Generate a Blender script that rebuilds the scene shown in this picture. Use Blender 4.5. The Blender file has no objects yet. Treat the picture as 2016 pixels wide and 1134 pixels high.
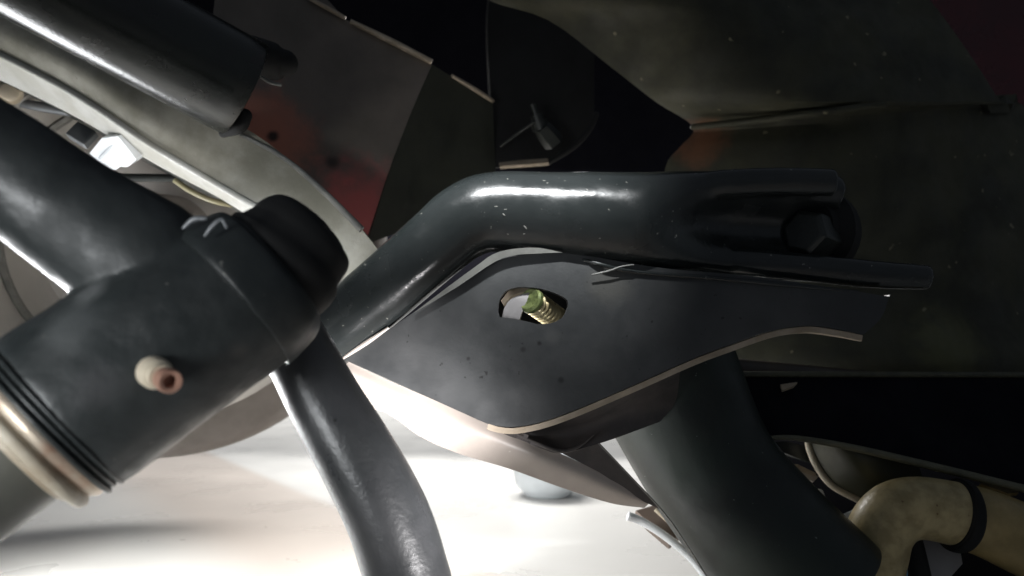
import bpy, bmesh, math, random
import numpy as np
from mathutils import Vector, Matrix, geometry
random.seed(7)
R = math.radians
S = bpy.context.scene
COL = S.collection

# ------------------------------------------------------------------ camera
W0, H0, F = 2016.0, 1134.0, 1456.0          # photograph size and focal length in its pixels
CAM_Z, PITCH = 0.18, 5.0
cam_d = bpy.data.cameras.new('camera'); cam = bpy.data.objects.new('camera', cam_d); COL.objects.link(cam)
cam.location = (0, 0, CAM_Z); cam.rotation_euler = (R(90 + PITCH), 0, 0)
cam_d.sensor_width = 36; cam_d.lens = 36 * F / W0
cam_d.clip_start = 0.01; cam_d.clip_end = 200
cam_d.dof.use_dof = True; cam_d.dof.focus_distance = 0.42; cam_d.dof.aperture_fstop = 8.0
S.camera = cam
MW = Matrix.Translation(cam.location) @ cam.rotation_euler.to_matrix().to_4x4()
CAMP = Vector(cam.location)

# ------------------------------------------------------------------ light
w = bpy.data.worlds.new('World'); S.world = w; w.use_nodes = True
w.node_tree.nodes['Background'].inputs[0].default_value = (0.75, 0.85, 1.0, 1)
w.node_tree.nodes['Background'].inputs[1].default_value = 0.11
S.view_settings.view_transform = 'Standard'; S.view_settings.look = 'None'
S.view_settings.exposure = 0.0; S.view_settings.gamma = 1.0

def area(name, loc, target, size, size_y, power, color, spread=180):
    l = bpy.data.lights.new(name, 'AREA'); l.shape = 'RECTANGLE'; l.size = size; l.size_y = size_y
    l.energy = power; l.color = color; l.spread = R(spread)
    o = bpy.data.objects.new(name, l); COL.objects.link(o); o.location = loc
    o.rotation_euler = (Vector(target) - Vector(loc)).to_track_quat('-Z', 'Y').to_euler()
    return o
area('workshop_lamp', (-0.07, 1.05, 0.51), (-0.09, 0.93, 0.0), 0.35, 0.15, 4.4, (1.0, 0.985, 0.96))
area('far_floor_fill', (-0.30, 2.40, 1.10), (-0.30, 2.10, 0.0), 1.0, 1.0, 26, (1.0, 0.985, 0.96))  # unseen fill added to brighten the floor beyond the underbody
area('side_lamp', (-0.56, 0.60, 0.05), (-0.15, 0.48, 0.31), 0.24, 0.24, 1.4, (0.96, 0.98, 1.0), 110)
area('link_edge_fill', (-0.47, 0.62, 0.11), (-0.07, 0.335, 0.10), 0.14, 0.18, 0.9, (0.97, 0.985, 1.0), 45)  # unseen fill added for the highlight on the drop link's left side
area('near_floor_fill', (-0.50, 0.44, 0.24), (-0.14, 0.62, 0.0), 0.16, 0.16, 1.0, (1.0, 0.985, 0.96), 80)  # added out of frame to lift the shaded floor at lower left
area('arm_strip_fill', (-0.07, 0.20, 0.50), (-0.05, 0.39, 0.272), 0.22, 0.006, 0.14, (0.97, 0.99, 1.0), 17)  # thin strip added out of frame to draw the arm tube's highlight
area('plate_fill', (0.12, 0.21, 0.03), (-0.065, 0.395, 0.145), 0.05, 0.05, 0.13, (1.0, 0.975, 0.98), 24)  # added narrow fill that brightens the gusset plate's lower left
area('housing_fill', (-0.32, -0.05, 0.12), (-0.19, 0.28, 0.165), 0.16, 0.16, 0.16, (0.95, 0.98, 1.0), 34)  # added soft fill for the joint housing

# ------------------------------------------------------------------ helpers
def P(u, v, d):
    return MW @ Vector(((u - W0 / 2) / F * d, -(v - H0 / 2) / F * d, -d))
def px(n, d): return n / F * d
def on_floor(u, v):
    r = P(u, v, 1.0) - CAMP
    return CAMP + r * (-CAM_Z / r.z)
class Plane:
    def __init__(s, *uvd):
        A = np.array([[1, p[0], p[1]] for p in uvd], float); b = np.array([1 / p[2] for p in uvd])
        s.k = np.linalg.solve(A, b)
        a, b_, c = (P(*p) for p in uvd)
        n = (b_ - a).cross(c - a).normalized()
        s.n = n if n.dot(CAMP - a) > 0 else -n
    def d(s, u, v): return 1 / (s.k[0] + s.k[1] * u + s.k[2] * v)
    def at(s, u, v): return P(u, v, s.d(u, v))

def cr(pts, n):
    p = np.array(pts, float)
    if len(p) == 2:
        return [p[0] + (p[1] - p[0]) * i / n for i in range(n + 1)]
    q = np.vstack([2 * p[0] - p[1], p, 2 * p[-1] - p[-2]]); out = []
    for i in range(1, len(q) - 2):
        for k in range(n):
            t = k / n
            a, b, c, e = q[i - 1], q[i], q[i + 1], q[i + 2]
            out.append(.5 * (2 * b + (c - a) * t + (2 * a - 5 * b + 4 * c - e) * t * t + (3 * b - a - 3 * c + e) * t ** 3))
    out.append(q[-2]); return out
def path(*segs, n=6):
    """outline from smooth segments that meet in corners"""
    out = []
    for s in segs:
        r = [tuple(x) for x in (cr(s, n) if len(s) > 2 else s)]
        if out and np.allclose(out[-1], r[0]): r = r[1:]
        out += r
    if np.allclose(out[0], out[-1]): out = out[:-1]
    return out

class MB:
    def __init__(s): s.v = []; s.f = []; s.flat = False
    def add(s, vs, fs):
        o = len(s.v); s.v += [Vector(x) for x in vs]; s.f += [tuple(i + o for i in f) for f in fs]
        return s
    def rings(s, rings, cap0=True, cap1=True):
        n = len(rings[0]); vs = [p for r in rings for p in r]; fs = []
        for i in range(len(rings) - 1):
            for k in range(n):
                a, b = i * n + k, i * n + (k + 1) % n
                fs.append((a, b, b + n, a + n))
        for cap, i in ((cap0, 0), (cap1, len(rings) - 1)):
            if cap:
                c = sum((Vector(x) for x in rings[i]), Vector()) / n
                vs.append(c); ci = len(vs) - 1
                for k in range(n):
                    a, b = i * n + k, i * n + (k + 1) % n
                    fs.append((ci, b, a) if i == 0 else (ci, a, b))
        return s.add(vs, fs)
    def sweep(s, pts, n=6, seg=28, df=1.0, shape=None, caps=('flat', 'flat')):
        """tube through (u, v, depth, radius in px); shape(t, theta) -> (scale across, scale towards viewer)"""
        q = cr(pts, n); C = [P(*x[:3]) for x in q]; rr = [px(x[3], x[2]) for x in q]
        rings = []; m_ = len(C)
        fr = []
        for i in range(m_):
            t = (C[min(i + 1, m_ - 1)] - C[max(i - 1, 0)]).normalized()
            m = CAMP - C[i]; m = (m - t * m.dot(t)).normalized(); fr.append((t, m, t.cross(m)))
        def ring(i, sc, off):
            t, m, w_ = fr[i]; out = []
            for k in range(seg):
                th = 2 * math.pi * k / seg
                a, b = (1, df)
                if shape: a, b = shape(i / (m_ - 1), th)
                out.append(C[i] + t * off + w_ * (rr[i] * sc * a * math.cos(th)) + m * (rr[i] * sc * b * math.sin(th)))
            return out
        def cap(i, kind, sg):
            if kind == 'round':
                return [ring(i, math.cos(x), sg * rr[i] * math.sin(x)) for x in (1.45, 1.2, .9, .6, .3)]
            if kind == 'flat':
                return [ring(i, .55, sg * rr[i] * .05), ring(i, .93, sg * rr[i] * .05), ring(i, .985, sg * rr[i] * .03)]
            return []
        rings = cap(0, caps[0], -1) + [ring(i, 1, 0) for i in range(m_)] + cap(m_ - 1, caps[1], 1)[::-1]
        return s.rings(rings, caps[0] != 'open', caps[1] != 'open')
    def lathe(s, A, B, prof, seg=40, phase=0.0, caps=(True, True)):
        """profile (metres along A->B, radius)"""
        ax = (B - A).normalized(); m = CAMP - A; m = (m - ax * m.dot(ax)).normalized(); w_ = ax.cross(m)
        return s.rings([[A + ax * x + w_ * (r * math.cos(2 * math.pi * k / seg + phase)) + m * (r * math.sin(2 * math.pi * k / seg + phase))
                         for k in range(seg)] for x, r in prof], *caps)
    def thread(s, A, B, r0, dep, pitch, seg=28):
        L = (B - A).length; ax = (B - A).normalized(); m = CAMP - A; m = (m - ax * m.dot(ax)).normalized(); w_ = ax.cross(m)
        N = int(L / pitch * 10); rings = []
        for i in range(N + 1):
            x = L * i / N; row = []
            for k in range(seg):
                th = 2 * math.pi * k / seg; ph = (x / pitch + th / (2 * math.pi)) % 1
                r = r0 - dep * abs(2 * ph - 1) ** 1.3
                if i == 0: r = r0 - dep * 1.3
                row.append(A + ax * x + w_ * (r * math.cos(th)) + m * (r * math.sin(th)))
            rings.append(row)
        return s.rings(rings)
    def prism(s, outline, plane, th, hole=None, lift=0.0):
        n = plane.n; s.flat = True
        loops = [[plane.at(*p[:2]) + n * lift for p in outline]]
        if hole: loops.append([plane.at(*p[:2]) + n * lift for p in hole])
        flat = [p for l in loops for p in l]; N = len(flat)
        X = (loops[0][1] - loops[0][0]).normalized(); Y = n.cross(X)
        l2 = [[Vector((p.dot(X), p.dot(Y), 0)) for p in l] for l in loops]
        tris = geometry.tessellate_polygon(l2)
        vs = flat + [p - n * th for p in flat]; fs = []
        for t in tris:
            a, b, c = (flat[i] for i in t)
            if (b - a).cross(c - a).dot(n) < 0: t = (t[0], t[2], t[1])
            fs.append(tuple(t)); fs.append((t[2] + N, t[1] + N, t[0] + N))
        o = 0
        for l in loops:
            m = len(l)
            for k in range(m):
                a, b = o + k, o + (k + 1) % m; fs.append((a, a + N, b + N, b))
            o += m
        return s.add(vs, fs)
    def loft(s, rows, th, nu=5, nv=4, bump=None):
        """sheet through rows of (u, v, depth) with thickness th behind it"""
        R1 = [cr(r, nu) for r in rows]; cols = list(zip(*R1)); C2 = [cr([tuple(x) for x in c], nv) for c in cols]
        G = [[P(*c[i]) for c in C2] for i in range(len(C2[0]))]
        a, b = len(G), len(G[0]); Nn = [[None] * b for _ in range(a)]
        for i in range(a):
            for j in range(b):
                du = G[i][min(j + 1, b - 1)] - G[i][max(j - 1, 0)]; dv = G[min(i + 1, a - 1)][j] - G[max(i - 1, 0)][j]
                n = du.cross(dv).normalized()
                if n.dot(CAMP - G[i][j]) < 0: n = -n
                Nn[i][j] = n
        vs = [G[i][j] for i in range(a) for j in range(b)] + [G[i][j] - Nn[i][j] * th for i in range(a) for j in range(b)]
        N = a * b; fs = []
        for i in range(a - 1):
            for j in range(b - 1):
                q = (i * b + j, i * b + j + 1, (i + 1) * b + j + 1, (i + 1) * b + j)
                fs.append(q); fs.append(tuple(x + N for x in reversed(q)))
        rim = [j for j in range(b)] + [i * b + b - 1 for i in range(1, a)] + [(a - 1) * b + j for j in range(b - 2, -1, -1)] + [i * b for i in range(a - 2, 0, -1)]
        for k in range(len(rim)):
            p, q = rim[k], rim[(k + 1) % len(rim)]; fs.append((p, p + N, q + N, q))
        return s.add(vs, fs)
    def build(s, name, mat, parent=None, bevel=0, angle=35, remesh=0, smooth=0, label=None, lumps=None):
        root = parent
        while root is not None and root.parent is not None: root = root.parent
        L = Vector(root['_o']) if root is not None and '_o' in root else Vector((0, 0, 0))
        me = bpy.data.meshes.new(name); me.from_pydata([v - L for v in s.v], [], s.f)
        bm = bmesh.new(); bm.from_mesh(me); bmesh.ops.recalc_face_normals(bm, faces=bm.faces); bm.to_mesh(me); bm.free()
        for p in me.polygons: p.use_smooth = not s.flat
        if not remesh and not s.flat: me.set_sharp_from_angle(angle=R(angle))
        me.materials.append(mat); o = bpy.data.objects.new(name, me); COL.objects.link(o)
        if parent is not None: o.parent = parent
        if remesh:
            r = o.modifiers.new('fuse', 'REMESH'); r.mode = 'VOXEL'; r.voxel_size = remesh; r.use_smooth_shade = True
        if smooth:
            m = o.modifiers.new('cast', 'SMOOTH'); m.iterations = smooth; m.factor = .5
        if lumps:
            tx = bpy.data.textures.new(name + '_lumps', 'CLOUDS'); tx.noise_scale = lumps[0]; tx.noise_depth = 3
            dm = o.modifiers.new('lumps', 'DISPLACE'); dm.texture = tx; dm.strength = lumps[1]; dm.mid_level = .5; dm.texture_coords = 'LOCAL'
        if bevel:
            b = o.modifiers.new('edge', 'BEVEL'); b.width = bevel; b.segments = 2; b.limit_method = 'ANGLE'; b.angle_limit = R(40)
        if label: o['label'] = label
        return o

def tag(o, label, cat, group=None):
    o['label'] = label; o['category'] = cat
    if group: o['group'] = group
    return o
def thing(name, at, label, cat, group=None):
    o = bpy.data.objects.new(name, None); COL.objects.link(o); o.location = at; o['_o'] = tuple(at)
    o.empty_display_size = .02
    return tag(o, label, cat, group)
def structure(o): o['kind'] = 'structure'; return o

# ------------------------------------------------------------------ materials
def mat(name, c1, c2=None, rough=.45, rvar=.12, metal=0, scale=18, bump=.15, bscale=260, speck=None, sp_scale=420, sp_amt=.70, coat=0,
        spec=.5, blotch=None):
    m = bpy.data.materials.new(name); m.use_nodes = True; nt = m.node_tree; N = nt.nodes; L = nt.links
    b = N['Principled BSDF']; tc = N.new('ShaderNodeTexCoord')
    def noise(sc, det=4, ro=.55):
        n = N.new('ShaderNodeTexNoise'); n.inputs['Scale'].default_value = sc; n.inputs['Detail'].default_value = det
        n.inputs['Roughness'].default_value = ro; L.new(tc.outputs['Object'], n.inputs['Vector']); return n.outputs['Fac']
    def ramp(src, a, bb, x0, x1):
        r = N.new('ShaderNodeMapRange'); r.interpolation_type = 'SMOOTHSTEP'
        r.inputs['From Min'].default_value = x0; r.inputs['From Max'].default_value = x1
        r.inputs['To Min'].default_value = a; r.inputs['To Max'].default_value = bb; L.new(src, r.inputs['Value']); return r.outputs['Result']
    def mix(fac, ca, cb):
        x = N.new('ShaderNodeMix'); x.data_type = 'RGBA'; L.new(fac, x.inputs['Factor'])
        for c, i in ((ca, 6), (cb, 7)):
            if isinstance(c, tuple): x.inputs[i].default_value = (*c, 1)
            else: L.new(c, x.inputs[i])
        return x.outputs[2]
    col = mix(ramp(noise(scale, 6, .6), 0, 1, .35, .68), c1, c2 or tuple(x * .7 for x in c1))
    if blotch:
        for (pos, rad, bc, amt) in blotch:          # stains and painted-in glow with a place of their own (object coordinates)
            vm = N.new('ShaderNodeVectorMath'); vm.operation = 'DISTANCE'; L.new(tc.outputs['Object'], vm.inputs[0]); vm.inputs[1].default_value = pos
            ad = N.new('ShaderNodeMath'); ad.operation = 'MULTIPLY_ADD'; L.new(noise(70, 4), ad.inputs[0]); ad.inputs[1].default_value = -rad * .9
            L.new(vm.outputs['Value'], ad.inputs[2])
            col = mix(ramp(ad.outputs[0], amt, 0, -rad * .25, rad * .55), col, bc)
    if speck: col = mix(ramp(noise(sp_scale, 2, .5), 0, .9, sp_amt, sp_amt + .05), col, speck)
    L.new(col, b.inputs['Base Color'])
    L.new(ramp(noise(scale * 2.3, 5), max(.03, rough - rvar), min(1, rough + rvar), .3, .7), b.inputs['Roughness'])
    b.inputs['Metallic'].default_value = metal; b.inputs['Specular IOR Level'].default_value = spec
    if coat: b.inputs['Coat Weight'].default_value = coat; b.inputs['Coat Roughness'].default_value = .2
    if bump:
        bn = N.new('ShaderNodeBump'); bn.inputs['Strength'].default_value = bump; bn.inputs['Distance'].default_value = .0008
        L.new(noise(bscale, 5, .6), bn.inputs['Height']); L.new(bn.outputs['Normal'], b.inputs['Normal'])
    return m
M = {}
M['paint'] = mat('black_satin_paint', (.021, .024, .024), (.013, .016, .016), .21, .09, bump=.12, bscale=380, speck=(.20, .20, .18), sp_scale=330, sp_amt=.72)
M['plate'] = mat('grey_black_plate_paint', (.045, .047, .050), (.030, .032, .034), .46, .07, scale=14, bump=.10, bscale=600, speck=(.008, .008, .008), sp_scale=210, sp_amt=.72)
M['cast'] = mat('black_cast_paint', (.024, .028, .028), (.014, .017, .017), .44, .10, scale=26, bump=.7, bscale=70, speck=(.12,.12,.11), sp_scale=260, sp_amt=.74)
M['rubber'] = mat('black_rubber', (.011, .011, .011), (.008, .008, .008), .75, .08, bump=.12, spec=.3)
M['tubeblk'] = mat('dusty_black_tube_paint', (.020, .024, .021), (.011, .013, .012), .42, .08, bump=.25, bscale=420, speck=(.16, .15, .13), sp_scale=380, sp_amt=.73)
M['green'] = mat('dark_green_black_paint', (.005, .012, .008), (.004, .007, .006), .48, .08, bump=.15, bscale=420, speck=(.2, .22, .2), sp_scale=300, sp_amt=.74)
M['grey'] = mat('pale_grey_rail_paint', (.52, .52, .49), (.40, .39, .34), .45, .1, scale=22, bump=.15, speck=(.06, .05, .04), sp_scale=120, sp_amt=.74)
M['blade'] = mat('beige_grey_sheet_paint', (.44, .39, .35), (.35, .31, .28), .40, .08, scale=16, bump=.12, speck=(.8, .78, .75), sp_scale=100, sp_amt=.76)
M['edge'] = mat('pale_edge_metal', (.42, .35, .27), (.30, .24, .17), .5, .1, metal=.2, scale=60, bump=.3)
M['palegrey'] = mat('pale_grey_strip', (.20, .20, .185), (.13, .13, .12), .45, .1, scale=60, bump=.2)
M['brass'] = mat('worn_rusty_brass', (.56, .48, .38), (.36, .19, .12), .42, .14, metal=.6, scale=34, bump=.2)
M['copper'] = mat('copper_tip', (.52, .30, .22), (.38, .2, .14), .5, .1, metal=.2, scale=60, bump=.2)
M['zinc'] = mat('yellow_zinc', (.50, .43, .26), (.34, .28, .15), .35, .1, metal=.7, scale=90, bump=.1)
M['greenzinc'] = mat('lime_tinted_bolt_end', (.20, .24, .09), (.06, .08, .03), .35, .1, metal=.4, scale=220, bump=.1)
M['washer'] = mat('grey_washer', (.22, .21, .21), (.18, .17, .17), .5, .08, metal=.2, scale=80, bump=.1)
M['hose'] = mat('tan_hose_paint', (.46, .37, .19), (.28, .22, .10), .42, .12, scale=90, bump=.4, speck=(.12, .07, .02), sp_scale=180, sp_amt=.70)
M['white'] = mat('white_plastic', (.82, .85, .88), (.76, .80, .82), .45, .05, bump=.05)
M['cream'] = mat('cream_metal', (.68, .60, .46), (.6, .52, .4), .45, .1, bump=.1)
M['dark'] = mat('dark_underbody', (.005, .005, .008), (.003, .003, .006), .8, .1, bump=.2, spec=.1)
M['tyre'] = mat('brown_grey_tyre_rubber', (.15, .135, .125), (.11, .10, .09), .75, .08, bump=.3, bscale=120)
M['wire'] = mat('olive_wire', (.34, .30, .16), (.25, .22, .12), .45, .05, bump=.05)
M['greymetal'] = mat('dull_grey_metal', (.22, .23, .24), (.16, .17, .18), .45, .1, metal=.3, bump=.15)
M['bluegrey'] = mat('pale_blue_grey', (.66, .70, .73), (.60, .64, .67), .5, .05, bump=.05)
M['brown'] = mat('brown_block', (.22, .17, .14), (.15, .12, .1), .6, .1)
M['maroon'] = mat('dark_maroon_paint', (.06, .008, .012), (.04, .006, .010), .3, .05, bump=.05)
M['webm'] = mat('dusty_brown_black', (.060, .052, .050), (.030, .028, .028), .5, .1, scale=40, bump=.25)

# ------------------------------------------------------------------ the setting
def floor_material():
    m = mat('pale_glossy_floor', (.82, .81, .78), (.79, .78, .75), .30, .04, scale=4, bump=.06, bscale=60)
    nt = m.node_tree; N = nt.nodes; L = nt.links; b = N['Principled BSDF']; tc = N.new('ShaderNodeTexCoord')
    src = b.inputs['Base Color'].links[0].from_socket
    sep = N.new('ShaderNodeSeparateXYZ'); L.new(tc.outputs['Object'], sep.inputs[0])
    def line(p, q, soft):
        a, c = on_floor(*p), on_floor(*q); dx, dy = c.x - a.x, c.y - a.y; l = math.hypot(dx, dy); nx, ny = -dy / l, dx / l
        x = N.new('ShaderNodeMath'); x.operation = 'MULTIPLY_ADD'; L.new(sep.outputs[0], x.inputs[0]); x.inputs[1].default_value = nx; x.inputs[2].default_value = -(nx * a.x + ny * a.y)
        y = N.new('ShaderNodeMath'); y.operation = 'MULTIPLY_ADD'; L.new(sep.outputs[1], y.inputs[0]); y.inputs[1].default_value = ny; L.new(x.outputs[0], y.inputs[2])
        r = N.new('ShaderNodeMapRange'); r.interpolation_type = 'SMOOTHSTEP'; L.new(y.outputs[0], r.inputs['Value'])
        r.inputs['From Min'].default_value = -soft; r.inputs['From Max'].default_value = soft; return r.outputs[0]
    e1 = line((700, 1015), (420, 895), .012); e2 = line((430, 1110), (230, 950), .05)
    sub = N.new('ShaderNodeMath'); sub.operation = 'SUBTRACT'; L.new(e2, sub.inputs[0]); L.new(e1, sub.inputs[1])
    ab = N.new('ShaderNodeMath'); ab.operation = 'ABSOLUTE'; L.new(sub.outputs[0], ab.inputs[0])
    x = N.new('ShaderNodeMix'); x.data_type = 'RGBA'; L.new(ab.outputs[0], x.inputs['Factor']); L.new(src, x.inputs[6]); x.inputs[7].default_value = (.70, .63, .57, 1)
    n = N.new('ShaderNodeTexNoise'); n.inputs['Scale'].default_value = 420; n.inputs['Detail'].default_value = 3; L.new(tc.outputs['Object'], n.inputs['Vector'])
    r = N.new('ShaderNodeMapRange'); L.new(n.outputs['Fac'], r.inputs['Value']); r.inputs['From Min'].default_value = .66; r.inputs['From Max'].default_value = .76
    r.inputs['To Max'].default_value = .3
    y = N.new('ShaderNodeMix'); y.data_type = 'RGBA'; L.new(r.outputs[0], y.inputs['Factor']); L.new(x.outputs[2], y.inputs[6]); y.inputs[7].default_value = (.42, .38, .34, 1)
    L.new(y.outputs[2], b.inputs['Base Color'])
    return m
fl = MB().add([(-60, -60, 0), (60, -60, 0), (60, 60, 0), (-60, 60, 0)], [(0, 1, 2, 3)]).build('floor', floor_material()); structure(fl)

# dark underbody behind everything
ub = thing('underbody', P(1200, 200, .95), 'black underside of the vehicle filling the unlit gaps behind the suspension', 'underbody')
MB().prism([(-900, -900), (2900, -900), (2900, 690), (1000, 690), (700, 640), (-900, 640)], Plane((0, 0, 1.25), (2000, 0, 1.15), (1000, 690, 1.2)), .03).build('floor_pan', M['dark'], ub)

# ------------------------------------------------------------------ wheel arch liner (upper right)
ln = thing('wheel_liner', P(1700, 500, .62), 'dusty olive black curved liner filling the upper right, with a faint ridge', 'liner')
def olive():
    o = Vector(ln['_o']); q = lambda u, v, d: tuple(P(u, v, d) - o)
    return mat('dusty_olive_liner', (.052, .051, .029), (.024, .025, .016), .75, .1, scale=16, bump=.5, bscale=140, speck=(.22, .2, .13), sp_scale=70, sp_amt=.70,
               blotch=[(q(1385, 290, .675), .036, (.20, .085, .040), .85), (q(1880, 680, .6), .05, (.11, .11, .05), .8)])
rows = []
for v, a, b in ((-60, 880, 1770), (0, 960, 1830), (40, 1080, 1862), (130, 1200, 1925), (200, 1290, 1972), (250, 1365, 2012), (290, 1338, 2030), (330, 1310, 2050), (450, 1300, 2110), (600, 1330, 2180), (700, 1362, 2200), (733, 1372, 2200)):
    row = []
    for k in range(9):
        s_ = k / 8; u = a + (b - a) * s_
        d = .66 - .07 * math.sin(math.pi * min(1, s_ * .95 + .05)) + (.03 if v >= 250 else 0) - (.02 if v > 690 else 0)
        row.append((u, v - (45 * s_ if v == 250 else 0) - (30 * s_ if v == 290 else 0), d))
    rows.append(row)
MB().loft(rows, .008, 4, 4).build('liner_shell', olive(), ln)
MB().sweep([(1365, 250, .652, 6), (1480, 238, .625, 7), (1600, 222, .60, 8), (1740, 207, .59, 6)], caps=('round', 'round'), seg=12).build('ridge', olive(), ln)
fe = MB().loft([[(1700, -90, .80), (1950, -90, .78), (2250, -90, .76)], [(1760, 150, .80), (1990, 150, .78), (2250, 150, .76)], [(1900, 480, .80), (2060, 480, .78), (2250, 480, .76)]], .004).build('fender', M['maroon'])
tag(fe, 'dark maroon painted fender just visible in the top right corner', 'fender')

# black bracket with a small bolt, between the red panel and the liner
br = thing('inner_bracket', P(1150, 200, .70), 'near black bracket plate with a small bolt, between the red brown panel and the liner', 'bracket')
MB().prism(path([(972, -60), (960, 60), (975, 330)], [(975, 330), (1080, 318)], [(1080, 318), (1130, 290), (1170, 240)], [(1170, 240), (1170, -60)]), Plane((970, 0, .70), (1170, 0, .74), (1000, 330, .70)), .006).build('bracket_plate', M['rubber'], br, bevel=.001)
MB().prism([(983, 320), (1030, 315), (1078, 312), (1080, 320), (1030, 324), (985, 327)], Plane((983, 320, .69), (1080, 315, .69), (1030, 330, .68)), .003).build('pale_edge', M['edge'], br)
MB().lathe(P(1048, 205, .685), P(1066, 256, .69), [(0, .003), (.010, .003), (.010, .006), (.016, .006), (.016, .008), (.024, .008), (.025, .006)], 18).build('bolt', M['tubeblk'], br)
MB().lathe(P(1066, 250, .685), P(1094, 285, .695), [(0, .008), (.012, .010), (.020, .010)], 6).build('nut', M['tubeblk'], br)
MB().sweep([(985, 288, .69, 2.5), (1020, 262, .685, 2.5), (1052, 240, .68, 2.5)], seg=8).build('wire', M['tubeblk'], br)
MB().sweep([(1080, 320, .695, 5), (1130, 288, .70, 6), (1160, 255, .705, 6), (1174, 225, .71, 5)], seg=10, caps=('round', 'round')).build('rolled_edge', M['rubber'], br)

# ------------------------------------------------------------------ red brown chassis panel
pn = thing('bulkhead', P(720, 250, .60), 'dusty red brown folded sheet panel with upper edge painted bright, above the pale rail', 'bulkhead')
PA = Plane((480, 215, .565), (850, 125, .62), (720, 450, .575)); PB = Plane((850, 125, .62), (722, 470, .578), (972, 260, .69))
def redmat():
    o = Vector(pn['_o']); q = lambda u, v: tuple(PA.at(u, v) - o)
    return mat('dusty_panel_red_glow', (.15, .125, .105), (.10, .085, .070), .42, .1, scale=16, bump=.12, bscale=300, spec=.4,
               blotch=[(q(700, 430), .060, (.55, .13, .12), .9), (q(540, 265), .045, (.42, .15, .10), .8), (q(490, 225), .04, (.40, .15, .10), .7), (q(655, 320), .008, (.01, .008, .006), .8), (q(537, 268), .006, (.008, .006, .005), .95)])  # large red spots paint a red glow into the dusty panel colour
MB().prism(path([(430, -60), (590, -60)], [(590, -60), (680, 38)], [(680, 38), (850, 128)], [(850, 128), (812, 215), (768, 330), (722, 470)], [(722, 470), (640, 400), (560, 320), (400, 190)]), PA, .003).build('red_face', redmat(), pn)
MB().prism(path([(851, 127), (970, 202)], [(970, 202), (976, 345)], [(976, 345), (880, 420), (723, 480)], [(723, 480), (769, 330), (813, 215), (851, 127)]), PB, .003).build('dark_face', mat('shaded_panel_paint', (.030, .032, .022), (.020, .022, .016), .55, .1, bump=.15), pn)  # darker colour stands for this fold turning away from the light
for a, b, pl, w_ in (((606, -4), (680, 36), PA, 8), ((690, 42), (850, 122), PA, 11), ((890, 149), (970, 199), PB, 8)):
    da, db = pl.d(*a) - .003, pl.d(*b) - .003
    MB().sweep([(a[0], a[1], da, w_ * .4), ((a[0] + b[0]) / 2, (a[1] + b[1]) / 2 - 1, (da + db) / 2, w_ * .55), (b[0], b[1], db, w_ * .5)], seg=10).build('pale_edge', M['edge'], pn)  # sheet edge catching the light, built as paler strips

# ------------------------------------------------------------------ pale grey rail
rl = thing('chassis_rail', P(350, 250, .52), 'pale grey chassis rail running diagonally under the black frame tube', 'rail')
up = [(-160, -70, .525), (120, 85, .51), (300, 180, .505), (470, 245, .505), (600, 340, .505), (715, 455, .50), (800, 570, .50)]
mid1 = [(-160, -5, .525), (120, 125, .51), (300, 235, .503), (470, 330, .50), (590, 400, .50), (680, 490, .50), (750, 620, .50)]
rid = [(-160, 30, .53), (120, 170, .52), (300, 287, .51), (470, 388, .50), (560, 440, .50), (640, 525, .50), (700, 650, .50)]
low = [(-160, 85, .56), (120, 215, .55), (300, 320, .54), (470, 413, .53), (550, 490, .53), (620, 590, .53), (660, 690, .53)]
bot = [(-160, 90, .66), (120, 222, .65), (300, 327, .64), (470, 420, .63), (550, 497, .63), (620, 597, .63), (660, 697, .63)]
lo = MB()
lo.loft([up, mid1, rid], .004, 5, 5); lo.build('rail_side', mat('shaded_rail_paint', (.22, .21, .165), (.36, .345, .29), .48, .12, scale=28, bump=.3, speck=(.05, .04, .03), sp_scale=110, sp_amt=.74), rl)  # shade painted in: darker coat than on the lit rail bottom
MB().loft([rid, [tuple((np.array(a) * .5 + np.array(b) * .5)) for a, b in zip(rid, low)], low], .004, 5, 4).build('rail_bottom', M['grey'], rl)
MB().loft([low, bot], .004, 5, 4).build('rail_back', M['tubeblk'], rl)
MB().sweep([tuple((*r[:2], r[2] - .0005, 7)) for r in rid], seg=12).build('rail_ridge', M['grey'], rl)
MB().sweep([(470, 262, .503, 4), (560, 312, .503, 5), (640, 380, .502, 6), (712, 452, .499, 7)], seg=10).build('weld_seam', M['palegrey'], rl)

# ------------------------------------------------------------------ black frame tube (upper left)
ft = thing('frame_tube', P(250, 60, .45), 'thick black tube with a red streak, ending bluntly at the upper left', 'tube')
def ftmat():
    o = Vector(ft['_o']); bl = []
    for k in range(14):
        t_ = k / 13; bl.append((tuple(P(362 + 158 * t_, 10 + 86 * t_, .415 + .032 * t_) - o), .015 + .002 * math.sin(k * 2), (.30, .06, .08), .75))  # row of overlapping red spots forming one streak
    return mat('black_tube_red_streak', (.011, .013, .011), (.007, .008, .007), .25, .06, bump=.2, bscale=420, speck=(.012, .012, .012), sp_scale=300, sp_amt=.7, blotch=bl)
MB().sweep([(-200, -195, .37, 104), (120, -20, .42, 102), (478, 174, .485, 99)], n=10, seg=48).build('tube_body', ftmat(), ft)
MB().sweep([(440, 262, .485, 9), (470, 248, .48, 15), (482, 228, .48, 14)], seg=14, caps=('round', 'round')).build('end_clip', M['rubber'], ft)
MB().sweep([(490, 110, .49, 40), (540, 122, .50, 36), (560, 124, .502, 26)], seg=24, caps=('flat', 'round')).build('stub', M['rubber'], ft)
MB().sweep([(515, 152, .48, 3), (532, 162, .48, 4), (552, 167, .48, 3)], seg=8, caps=('round', 'round')).build('stub_highlight', M['palegrey'], ft)  # the stub's small highlight built as a pale strip

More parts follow.
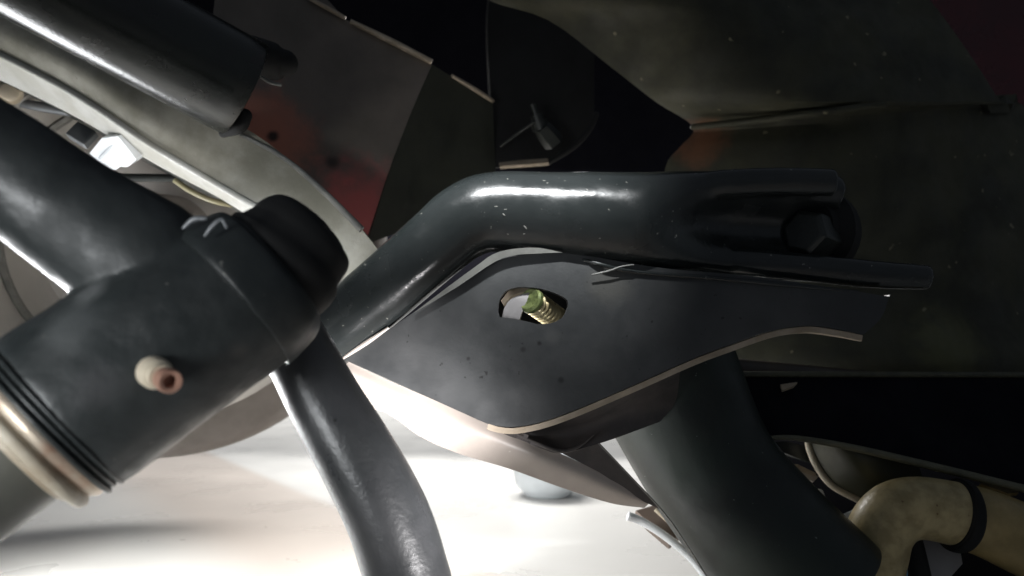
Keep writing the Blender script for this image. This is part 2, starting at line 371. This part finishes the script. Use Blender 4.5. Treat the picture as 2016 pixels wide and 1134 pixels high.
# ------------------------------------------------------------------ control arm: tube, gusset plate, pivot
ca = thing('control_arm', P(1100, 600, .42), 'black bent tube suspension arm with a flat gusset plate and slotted hole', 'suspension arm')
PP = Plane((678, 708, .395), (1000, 840, .392), (1700, 620, .398))
def armshape(t, th):
    k = min(1, max(0, (t - .69) / .15)); k = k * k * (3 - 2 * k)
    dent = math.exp(-((th - math.pi / 2) / .62) ** 2)
    return 1.0, (1 - .5 * k) * (1 - 1.2 * k * dent)
arm = [(560, 748, .402, 62), (650, 660, .404, 65), (760, 567, .406, 68), (860, 480, .409, 70), (915, 436, .411, 75), (975, 418, .412, 79), (1100, 424, .412, 85), (1250, 434, .413, 95), (1400, 440, .415, 103), (1520, 446, .418, 106), (1640, 452, .422, 106)]
at = MB().sweep(arm, n=8, seg=72, shape=armshape)
at.sweep([(1330, 378, .418, 24), (1370, 372, .411, 26), (1420, 362, .407, 28), (1540, 357, .405, 28), (1642, 360, .405, 28)], seg=24, df=.8)
at.sweep([(1400, 510, .420, 26), (1490, 518, .411, 28), (1600, 528, .408, 28), (1720, 540, .408, 28), (1828, 546, .410, 25)], seg=24, df=.8)
at.build('arm_tube', M['paint'], ca, remesh=.0010, smooth=24, lumps=(.030, .0004))
MB().lathe(P(1600, 462, .440), P(1545, 436, .405), [(0, px(95, .42)), (.012, px(95, .42)), (.016, px(70, .42)), (.022, px(64, .42)), (.0221, px(20, .42))], 32).build('bushing', M['rubber'], ca)
hx = MB().lathe(P(1625, 475, .430), P(1536, 437, .3945), [(0, px(50, .41)), (.022, px(50, .41)), (.0265, px(48, .41)), (.0285, px(40, .41))], 6, .3).build('pivot_bolt', M['tubeblk'], ca, bevel=.0008)
outline = path([(678, 708), (820, 611)], [(820, 611), (900, 552), (978, 502), (1030, 492), (1105, 494)], [(1105, 494), (1300, 527), (1500, 546), (1752, 584)],
               [(1752, 580), (1735, 625), (1700, 659)], [(1700, 659), (1650, 648), (1590, 641), (1520, 651), (1440, 678), (1360, 708), (1250, 757), (1140, 804), (1075, 828), (1020, 840), (975, 838), (940, 826)], [(940, 826), (860, 790), (678, 708)], n=8)
hole = path([(981, 612), (984, 590), (998, 572), (1025, 565), (1062, 568), (1095, 578), (1116, 590), (1118, 604)], [(1118, 604), (1108, 624), (1085, 636), (1058, 638)], [(1058, 638), (1020, 629), (984, 624)], [(984, 624), (981, 612)], n=6)
def platemat():
    o = Vector(ca['_o']); q = lambda u, v: tuple(PP.at(u, v) - o)
    dk = (.006, .006, .006); lt = (.10, .10, .095)
    return mat('grey_black_plate_stained', (.054, .056, .057), (.028, .030, .031), .46, .14, scale=19, bump=.12, bscale=600, speck=(.008, .008, .008), sp_scale=210, sp_amt=.71,
               blotch=[(q(1085, 662), .006, lt, .3), (q(1200, 560), .016, (.07, .068, .06), .6), (q(1105, 748), .0026, dk, .8), (q(1062, 676), .002, dk, .9), (q(1030, 688), .002, dk, .8), (q(922, 706), .0016, dk, .9), (q(870, 716), .0012, dk, .9)])
gp = MB().prism(outline, PP, .0075, hole).build('gusset_plate', platemat(), ca, bevel=.0005)
# pale cut edge along the lower curve
ed = path([(962, 836), (985, 843), (1020, 844), (1075, 832), (1140, 808), (1250, 761), (1360, 712), (1440, 682), (1520, 655), (1590, 645), (1650, 652), (1700, 662)], n=8)
eb = MB(); PE = PP.n * -1
rings = []
for i, (u, v) in enumerate(ed):
    t_ = (PP.at(*ed[min(i + 1, len(ed) - 1)]) - PP.at(*ed[max(i - 1, 0)])).normalized(); wv = t_.cross(PP.n)
    if wv.dot(P(u, v + 50, .4) - P(u, v, .4)) < 0: wv = -wv
    c = PP.at(u, v - 3); k = min(1, (len(ed) - 1 - i) / 20 + .25, i / 10 + .1) + random.choice((.05, .05, .05, .25)) * random.uniform(-1, 1)
    rings.append([c - PP.n * .0006 + wv * 0.0003, c - PP.n * .0006 + wv * .0034, c - PP.n * (.0068 * k + .0008) + wv * .0037, c - PP.n * (.0068 * k + .0008) + wv * .0003])
eb.rings(rings).build('cut_edge', M['edge'], ca, angle=30)
# pale strip added for the bright background in the gap between tube and plate
gapo = path([(815, 616), (880, 566), (940, 522), (972, 500), (1010, 490), (1060, 488), (1108, 497)], [(1108, 497), (1060, 499), (1010, 503), (970, 518), (900, 565), (815, 616)], n=6)
MB().prism(gapo, Plane((815, 615, .3945), (1100, 498, .397), (960, 505, .3955)), .002).build('gap_strip', M['palegrey'], ca)
MB().sweep([(672, 708, .393, 2), (690, 695, .394, 4), (725, 672, .395, 5), (765, 645, .396, 2.5)], seg=8).build('bare_corner', M['blade'], ca)
wb = MB().sweep([(1110, 500, .406, 3), (1180, 520, .398, 4), (1250, 535, .3985, 4), (1400, 547, .3985, 4), (1560, 562, .3985, 4), (1690, 574, .400, 2)], n=10, seg=10).build('weld_bead', M['paint'], ca)
MB().sweep([(1165, 541, .3962, 1.6), (1200, 533, .3958, 2.0), (1222, 525, .3954, 1.6), (1248, 521, .395, 1.4)], seg=8).build('paint_flake', M['palegrey'], ca)
for k in range(16):          # chipped paint around the bend
    u = random.uniform(955, 1110); v = 388 + (u - 955) * .25 + random.uniform(-12, 55); l = random.uniform(3, 9); a = random.uniform(-.3, 1.2)
    d_ = .4115 - math.sqrt(max(0, 1 - ((v - 418) / 80) ** 2)) * px(77, .412)
    MB().sweep([(u, v, d_, 1.0), (u + l * math.cos(a) * .5, v + l * math.sin(a) * .5, d_, 1.6), (u + l * math.cos(a), v + l * math.sin(a), d_, .8)], n=2, seg=6).build('paint_flake', M['palegrey'], ca)
# bolt seen through the slot
bo = thing('slot_bolt', P(1070, 615, .41), 'yellow zinc threaded bolt end seen through the slot in the gusset plate', 'bolt')
A_, B_ = P(1046, 592, .401), P(1116, 642, .430)
MB().thread(A_, B_, px(25, .415), .0022, .0033).build('threaded_shank', M['zinc'], bo)
MB().lathe(A_, A_ + (A_ - B_).normalized() * .004, [(-.001, px(26, .41)), (.0012, px(25, .41)), (.0022, px(21, .41)), (.0016, px(14, .41))], 24).build('bolt_tip', M['greenzinc'], bo)
wa = MB().loft([[(988, 628, .402), (994, 604, .402), (1010, 586, .402), (1046, 574, .402)], [(1022, 632, .400), (1030, 610, .400), (1042, 598, .400), (1056, 592, .400)]], .002, 6, 3).build('curved_washer', M['washer'])
tag(wa, 'grey curved washer strip beside the zinc bolt in the plate slot', 'washer')
MB().loft([[(986, 592, .410), (1010, 568, .410), (1062, 565, .410)], [(992, 602, .405), (1012, 580, .405), (1056, 572, .405)]], .002, 5, 2).build('washer_edge', M['edge'], wa)
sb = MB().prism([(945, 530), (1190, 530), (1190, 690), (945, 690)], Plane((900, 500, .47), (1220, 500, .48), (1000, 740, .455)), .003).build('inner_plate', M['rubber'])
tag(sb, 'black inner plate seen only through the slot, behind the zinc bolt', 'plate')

# ------------------------------------------------------------------ pale curved blade under the plate
uq = [(650, 692, .404), (760, 744, .405), (860, 787, .405), (960, 832, .406), (1045, 868, .412), (1130, 905, .420), (1220, 950, .430), (1280, 988, .440)]
mq = [(668, 730, .398), (768, 782, .399), (850, 822, .400), (935, 856, .402), (1025, 890, .408), (1118, 928, .416), (1212, 968, .427), (1276, 993, .439)]
lq = [(690, 772, .406), (775, 822, .407), (825, 858, .408), (900, 892, .409), (1000, 922, .415), (1100, 958, .422), (1200, 990, .432), (1268, 1000, .441)]
lgs = MB().loft([uq, mq, lq], .0025, 6, 6).build('lower_blade', M['blade'], ca, label='pale beige curved blade below the gusset plate')
MB().sweep([(x[0], x[1], x[2] - .0006, 2.6) for x in uq[:5]], seg=8).build('bright_edge', M['palegrey'], lgs)
MB().loft([[(690, 760, .43), (740, 785, .43), (800, 815, .43)], [(700, 788, .43), (735, 806, .43), (795, 819, .43)]], .002).build('back_tab', M['blade'], lgs)

# ------------------------------------------------------------------ thick dark strut and its gusset
st = thing('strut_tube', P(1450, 950, .45), 'thick dark green black tube running from below the plate to the bottom edge', 'strut')
MB().sweep([(1270, 640, .505, 150), (1322, 770, .495, 142), (1395, 915, .478, 132), (1491, 1039, .460, 138), (1620, 1175, .446, 146)], n=8, seg=48).build('strut_body', M['green'], st)
MB().loft([[(980, 842, .403), (1050, 838, .404), (1140, 808, .405), (1280, 748, .412), (1340, 726, .42)], [(1000, 850, .402), (1060, 858, .410), (1140, 846, .420), (1250, 805, .430), (1330, 790, .445)], [(1030, 860, .398), (1070, 878, .402), (1112, 889, .408), (1190, 870, .42), (1300, 830, .44)]], .002, 5, 5).build('flared_web', M['webm'], st)
MB().sweep([(1012, 852, .398, 2), (1060, 874, .401, 3.5), (1105, 888, .406, 4), (1140, 878, .41, 3.5), (1168, 856, .414, 2)], seg=8).build('web_rim', M['webm'], st)
MB().prism([(1100, 889), (1135, 880), (1180, 872), (1240, 935), (1305, 1005), (1268, 988), (1180, 930)], Plane((1100, 889, .415), (1180, 872, .42), (1300, 1000, .44)), .003).build('side_web', M['webm'], st)
MB().sweep([(1178, 873, .415, 1.2), (1240, 937, .425, 1.6), (1306, 1008, .434, 1.8), (1345, 1062, .436, 1.4), (1392, 1136, .44, 1.4)], seg=8).build('bare_seam', M['palegrey'], st)

# ------------------------------------------------------------------ bent drop link
dl = thing('drop_link', P(690, 900, .34), 'black bent tube link hanging from the joint housing to the bottom edge', 'link')
MB().sweep([(560, 650, .338, 70), (592, 700, .338, 68), (640, 790, .338, 72), (704, 900, .337, 78), (765, 1020, .336, 82), (803, 1140, .335, 84), (815, 1195, .334, 84)], n=8, seg=48).build('link_tube', mat('scuffed_black_link_paint', (.040, .041, .043), (.024, .026, .027), .36, .1, scale=24, bump=.3, bscale=380, speck=(.01, .01, .01), sp_scale=200, sp_amt=.73), dl)

# ------------------------------------------------------------------ joint housing, near left
hs = thing('joint_housing', P(330, 640, .28), 'near black cast joint housing with side arm, rubber cap and grease nipple, at left', 'joint housing')
tn = lambda t, n: (.8 * t + .6 * n, -.6 * t + .8 * n)
DT = lambda t: .262 + (t + 392) * .000070
def hp(t, n, d, r): return (*tn(t, n), DT(t), r)          # depth follows the housing axis
cast = MB()
cast.sweep([hp(-392, 724, 0, 180), hp(-330, 726, 0, 180), hp(-150, 736, 0, 172), hp(0, 748, 0, 160), hp(70, 750, 0, 150), hp(112, 752, 0, 132)], n=6, seg=64)
cast.sweep([(-190, 205, .262, 112), (0, 325, .270, 112), (150, 428, .278, 118), (300, 530, .285, 130), (380, 600, .288, 110)], n=8, seg=48)
def castmat():
    o = Vector(hs['_o']); q = lambda u, v, d: tuple(P(u, v, d) - o); sheen = (.075, .08, .08)
    return mat('black_cast_dust_sheen', (.024, .028, .028), (.013, .016, .016), .52, .14, scale=26, bump=.7, bscale=70, speck=(.10, .10, .09), sp_scale=260, sp_amt=.74,
               blotch=[(q(140, 640, .245), .016, sheen, .7), (q(180, 580, .255), .008, (.12, .125, .125), .7), (q(480, 700, .26), .007, (.07, .062, .055), .7), (q(190, 760, .235), .012, (.06, .06, .062), .7), (q(420, 480, .265), .006, sheen, .5)])  # paler spots paint soft highlights in, mixed with dust smudges
cast.build('cast_body', castmat(), hs, remesh=.0013, smooth=9, lumps=(.026, .0019))
h3 = lambda t, n, d: P(*tn(t, n), d)
MB().sweep([hp(8, 748, .280, 158), hp(20, 748, .2795, 166), hp(60, 750, .277, 160), hp(100, 752, .2755, 148), hp(120, 752, .275, 120)], seg=56).build('flange', M['cast'], hs)
MB().sweep([hp(95, 746, 0, 118), hp(112, 746, 0, 126), hp(140, 744, 0, 126), hp(162, 740, 0, 114), hp(178, 737, 0, 109), hp(198, 732, 0, 106), hp(216, 728, 0, 96), hp(230, 726, 0, 74), hp(238, 725, 0, 40)], seg=48).build('rubber_cap', M['rubber'], hs)
for t, r in ((-398, 181), (-414, 176), (-430, 181)):
    MB().sweep([hp(t + 9, 724, .300, r - 10), hp(t + 3, 724, .300, r), hp(t - 5, 724, .3005, r), hp(t - 9, 724, .301, r - 10)], seg=64).build('boot_rib', M['cast'], hs)
MB().sweep([hp(-425, 724, .301, 168), hp(-448, 724, .302, 172), hp(-462, 724, .302, 166), hp(-468, 724, .303, 160)], seg=64).build('retaining_ring', M['brass'], hs)
MB().sweep([hp(-466, 724, .303, 160), hp(-480, 724, .303, 172), hp(-500, 724, .304, 168), hp(-508, 724, .304, 140)], seg=64).build('retaining_ring', mat('worn_cream_ring', (.48, .43, .34), (.30, .24, .17), .5, .12, scale=40, bump=.3, speck=(.12, .08, .05), sp_scale=150, sp_amt=.68), hs)
MB().sweep([hp(-500, 724, .304, 128), hp(-640, 726, .31, 128), hp(-760, 726, .315, 124)], seg=48).build('shaft', mat('olive_grey_shaft', (.10, .098, .082), (.07, .07, .06), .5, .1), hs)
gn = MB().lathe(P(300, 731, .2485), P(340, 754, .235), [(0, px(32, .245)), (.004, px(32, .245)), (.0055, px(28, .245)), (.006, px(23, .242)), (.0085, px(23, .242))], 28).build('grease_nipple', M['cream'], hs)
MB().lathe(P(326, 746, .2425), P(338, 753, .2375), [(-.002, px(22, .238)), (.0025, px(25, .238)), (.0050, px(24, .237)), (.0056, px(22, .237)), (.0052, px(14, .237)), (.001, px(12, .237))], 28).build('nipple_tip', M['copper'], gn)
MB().sweep([(362, 448, .268, 4), (382, 432, .268, 6), (405, 430, .268, 4)], seg=14, caps=('round', 'round')).build('ridge_glint', M['greymetal'], hs)
MB().sweep([(404, 464, .262, 3), (418, 446, .262, 5), (436, 432, .262, 4), (446, 448, .262, 3)], seg=12, caps=('round', 'round')).build('ridge_glint', M['greymetal'], hs)  # ridge highlights of the housing built as a pale grey squiggle

# ------------------------------------------------------------------ wheel behind
wh = thing('wheel', P(330, 480, .74), 'brown grey tyred wheel behind the joint housing', 'wheel')
wc = P(330, 470, .74); wa_ = (P(290, 490, .5) - wc).normalized()
ro = px(432, .74)
MB().lathe(wc - wa_ * .08, wc + wa_ * .2, [(0, ro * .70), (0, ro * .93), (.02, ro * .985), (.05, ro), (.085, ro * .985), (.088, ro * .965), (.1, ro * .965), (.105, ro * .985), (.13, ro * .95), (.15, ro * .88), (.155, ro * .70), (.12, ro * .66)], 96, caps=(False, False)).build('tyre', M['tyre'], wh, angle=50)
MB().lathe(wc - wa_ * .05, wc + wa_ * .2, [(0, ro * .70), (.14, ro * .70), (.155, ro * .72), (.158, ro * .685), (.12, ro * .64), (.06, ro * .5), (.05, ro * .2), (.09, ro * .15), (.09, 0.001)], 72).build('rim', mat('dim_grey_rim', (.42, .40, .37), (.34, .33, .31), .5, .1), wh, angle=50)

for k_, rr_ in enumerate((.665, .60)):
    MB().lathe(wc + wa_ * .05, wc + wa_ * .2, [(.0, ro * rr_ - .004), (.006, ro * rr_ - .003), (.008, ro * rr_), (.006, ro * rr_ + .003), (.0, ro * rr_ + .004)], 72, caps=(False, False)).build('rim_flange', M['palegrey'] if k_ else M['grey'], wh)

# ------------------------------------------------------------------ small things in the gap at upper left
bt = thing('round_bolt', P(18, 180, .58), 'round cream bolt head at the left edge below the pale rail', 'bolt')
MB().lathe(P(16, 180, .585), P(18, 182, .56), [(0, px(26, .57)), (.012, px(26, .57)), (.012, px(18, .57)), (.02, px(17, .57)), (.021, px(13, .57))], 24).build('head', M['cream'], bt)
cb = MB().sweep([(-40, 175, .60, 10), (30, 200, .60, 9), (110, 215, .60, 10), (220, 232, .60, 9)], seg=14).build('brake_line', M['greymetal']); tag(cb, 'thin grey line crossing the gap right of the round cream bolt', 'pipe')
gb = MB().prism([(128, 262), (152, 238), (188, 258), (164, 284)], Plane((128, 262, .57), (188, 258, .57), (150, 290, .56)), .006).build('grey_bracket', M['greymetal'], bevel=.001); tag(gb, 'small grey bracket beside the white connector, under the rail', 'bracket')
wcn = thing('connector', P(222, 300, .56), 'white plastic connector block hanging under the pale rail', 'connector')
MB().prism(path([(176, 302), (200, 272)], [(200, 272), (232, 268)], [(232, 268), (250, 290), (268, 314)], [(268, 314), (252, 328), (236, 328)], [(236, 328), (226, 335), (208, 334)], [(208, 334), (176, 302)]), Plane((176, 302, .56), (268, 314, .535), (210, 270, .535)), .016).build('connector_body', M['white'], wcn, bevel=.0012)
MB().sweep([(196, 312, .553, 3), (212, 296, .545, 3), (228, 280, .536, 3)], seg=8).build('connector_rib', M['bluegrey'], wcn)
wl = MB().sweep([(345, 355, .57, 5.5), (372, 374, .565, 5.5), (410, 392, .56, 5.5), (450, 402, .56, 5.5), (490, 405, .57, 5)], seg=12).build('wire_loop', M['wire']); tag(wl, 'olive yellow wire loop sagging below the pale rail', 'wire')
bp = MB().sweep([(200, 350, .60, 9), (300, 350, .60, 8), (420, 352, .60, 8)], seg=12).build('thin_pipe', M['tubeblk']); tag(bp, 'thin black pipe behind the olive wire loop', 'pipe')
sc_ = MB().lathe(P(315, 415, .40), P(316, 416, .39), [(0, .0018), (.004, .0018), (.006, .0008)], 12).build('small_screw', M['white']); tag(sc_, 'tiny shiny screw above the joint housing, below the wire loop', 'screw')

# ------------------------------------------------------------------ lower right: axle tube, pan, hose
ax = MB().sweep([(1290, 706, .53, 26), (1400, 722, .54, 22), (1560, 736, .55, 20), (1720, 748, .56, 16)], seg=20).build('brown_rod', mat('rusty_brown_black', (.055, .040, .028), (.03, .022, .018), .5, .1)); tag(ax, 'dark brown rod behind the lower curve of the plate', 'rod')
up_ = thing('under_pan', P(1750, 830, .56), 'black sheet pan with olive rolled rim, above the tan hose', 'pan')
PU = Plane((1450, 760, .50), (2016, 740, .53), (1600, 870, .475))
MB().prism(path([(1350, 738), (2250, 738)], [(2250, 738), (2250, 1010)], [(2250, 1010), (2016, 960), (1860, 922), (1700, 884), (1600, 866), (1540, 860), (1505, 864)], [(1505, 864), (1420, 800), (1350, 738)]), PU, .003).build('pan_sheet', M['dark'], up_)
MB().sweep([(u, v, PU.d(u, v) - .002, r) for u, v, r in ((1500, 864, 4), (1545, 861, 5), (1600, 867, 6), (1700, 886, 7), (1860, 924, 8), (2016, 962, 8), (2150, 992, 8))], seg=12).build('rolled_rim', mat('olive_rim', (.12, .115, .075), (.08, .08, .05), .55, .1, scale=60), up_)
MB().sweep([(u, 737 + (u - 1380) * .002, PU.d(u, 737) - .001, 6) for u in (1360, 1600, 1800, 2016, 2200)], seg=12).build('glow_strip', mat('olive_glow_strip', (.06, .06, .035), (.035, .035, .022), .6, .1, scale=60), up_)  # olive strip added for a soft glow along the pan's top edge
MB().prism([(1940, 944), (2010, 958), (2005, 970), (1985, 972), (1930, 952)], Plane((1940, 944, .50), (2010, 958, .50), (1980, 975, .49)), .003).build('bare_tab', M['hose'], up_)
gl = MB().prism([(1536, 757), (1570, 752), (1562, 760), (1540, 768)], Plane((1536, 757, .5), (1570, 752, .5), (1545, 770, .495)), .002).build('gap_glint', M['edge']); tag(gl, 'tiny painted-in bright floor glint under the dark brown rod', 'glint')  # pale sliver added for bright floor seen through a gap
sh = MB().prism([(1480, 830), (2300, 830), (2300, 1200), (1640, 1200), (1560, 1000)], Plane((1500, 850, .62), (2016, 850, .62), (1800, 1134, .475)), .003).build('shade_sheet', M['dark']); tag(sh, 'black added shade sheet behind the tan hose and cup', 'backing')  # dark sheet added where the gaps hold only shadow
PS = Plane((1500, 850, .60), (2016, 850, .60), (1800, 1134, .467))
cp = thing('cup', P(1680, 910, .53), 'dark olive round cup with pale rim left of the hose bend', 'cup')
arc = [(1590, 850, .530), (1594, 884, .525), (1612, 924, .518), (1640, 957, .512), (1690, 984, .507)]
MB().loft([arc, [(1660, 850, .50), (1680, 890, .49), (1705, 925, .487), (1730, 950, .487), (1760, 975, .49)], [(1780, 850, .50), (1800, 890, .49), (1810, 920, .49), (1820, 950, .49), (1830, 970, .495)]], .003, 5, 5).build('cup_wall', mat('olive_cup', (.075, .075, .045), (.05, .05, .032), .5, .1), cp)
MB().sweep([(a, b, c - .001, 7) for a, b, c in arc], seg=12).build('cup_rim', M['cream'], cp)
for pts, mt, lb in (([(1512, 872), (1545, 868), (1592, 880), (1602, 912), (1560, 898), (1520, 882)], M['tubeblk'], 'dark leaf shaped tab with tan edge left of the cup'),
                    ([(1538, 912), (1570, 914), (1608, 932), (1604, 938), (1568, 926)], M['edge'], 'thin tan sliver of metal left of the cup, upper one'),
                    ([(1562, 924), (1600, 932), (1612, 938), (1602, 948), (1578, 940)], M['blade'], 'thin pinkish sliver of metal left of the cup, lower one')):
    t_ = MB().prism(pts, Plane((1512, 872, .535), (1600, 880, .535), (1560, 940, .52)), .002).build('metal_tab', mt); tag(t_, lb, 'tab')
zb = thing('zigzag_bracket', P(1640, 1010, .50), 'grey zigzag metal bracket between strut and hose', 'bracket')
MB().loft([[(1592, 990, .515), (1604, 966, .515), (1620, 966, .515), (1632, 1000, .512), (1650, 1014, .51), (1690, 1000, .508)], [(1590, 1030, .51), (1606, 1000, .51), (1616, 1002, .51), (1632, 1034, .508), (1652, 1052, .505), (1690, 1060, .504)]], .003, 4, 3).build('bracket_sheet', M['bluegrey'], zb)
MB().sweep([(1602, 996, .503, 4), (1612, 988, .503, 4.5), (1622, 996, .503, 4.5), (1636, 1020, .502, 5), (1652, 1030, .501, 5), (1690, 1022, .50, 5)], seg=10).build('folded_edge', M['greymetal'], zb)
ho = thing('hose', P(1800, 1000, .46), 'tan painted pipe elbow with black clamp band at the lower right', 'pipe')
MB().sweep([(1704, 1170, .452, 62), (1722, 1090, .455, 60), (1735, 1042, .456, 60), (1765, 1010, .457, 60), (1812, 1000, .458, 60), (1885, 1012, .459, 62)], n=10, seg=44).build('pipe_elbow', M['hose'], ho)
MB().sweep([(1876, 1012, .459, 66), (1880, 1013, .459, 71), (1893, 1016, .459, 71), (1898, 1017, .459, 66)], seg=44).build('clamp_band', M['rubber'], ho)
MB().sweep([(1890, 1016, .459, 64), (1940, 1030, .459, 66), (2030, 1070, .458, 70), (2150, 1130, .457, 70)], n=8, seg=44).build('pipe_run', mat('tan_pipe_dusty', (.38, .28, .12), (.24, .18, .07), .42, .1, scale=45, bump=.3, speck=(.6, .5, .3), sp_scale=160, sp_amt=.71), ho)
fn = MB().prism([(1800, 1035), (1880, 1038), (1890, 1080), (1895, 1110), (1850, 1160), (1815, 1160)], Plane((1800, 1035, .475), (1890, 1038, .475), (1840, 1134, .462)), .003).build('grey_fin', mat('grey_fin_metal', (.30, .29, .29), (.24, .23, .23), .5, .1, speck=(.04, .04, .04), sp_scale=90, sp_amt=.72)); tag(fn, 'grey sheet fin in the opening under the tan elbow', 'fin')
fd = MB().sweep([(1790, 1040, .468, 18), (1800, 1085, .464, 20), (1818, 1160, .46, 20)], seg=20).build('black_rod', M['rubber']); tag(fd, 'black rod in front of the grey fin under the elbow', 'rod')
bc = MB().sweep([(1770, 1080, .462, 5), (1775, 1100, .461, 9), (1778, 1150, .46, 9)], seg=14, caps=('round', 'flat')).build('blue_gleam', mat('bright_blue_gleam', (.25, .62, .95), (.75, .88, .98), .3, .05, scale=60)); tag(bc, 'small bright blue and white painted-light gleam beside the elbow', 'gleam')  # glimpse of blue light built as a small coloured rod

# ------------------------------------------------------------------ pale things on the floor behind the blade
dish = on_floor(1080, 985)
db = MB().lathe(dish + Vector((0, .03, .0)), dish + Vector((0, .03, 1)), [(0, .016), (.001, .028), (.015, .040), (.036, .044), (.056, .044), (.056, .040), (.025, .034)], 40).build('dish', M['bluegrey']); tag(db, 'pale blue grey dish standing on the floor behind the beige blade', 'dish')
fr = thing('pale_frame', P(1310, 1050, .52), 'pale cream bracket frame with brown block left of the strut', 'frame')
MB().prism([(1250, 1004), (1290, 992), (1340, 1050), (1320, 1068), (1275, 1030)], Plane((1250, 1004, .53), (1340, 1000, .53), (1300, 1070, .51)), .01).build('brown_block', M['brown'], fr, bevel=.001)
MB().sweep([(1236, 1016, .515, 9), (1262, 1026, .515, 8), (1310, 1056, .51, 8), (1362, 1100, .505, 8), (1400, 1150, .50, 8)], seg=14).build('frame_rod', M['white'], fr)
MB().sweep([(1290, 1003, .515, 4), (1330, 1040, .51, 5), (1372, 1092, .505, 5)], seg=10).build('frame_rod', M['cream'], fr)

for o in list(bpy.data.objects):
    if '_o' in o: del o['_o']
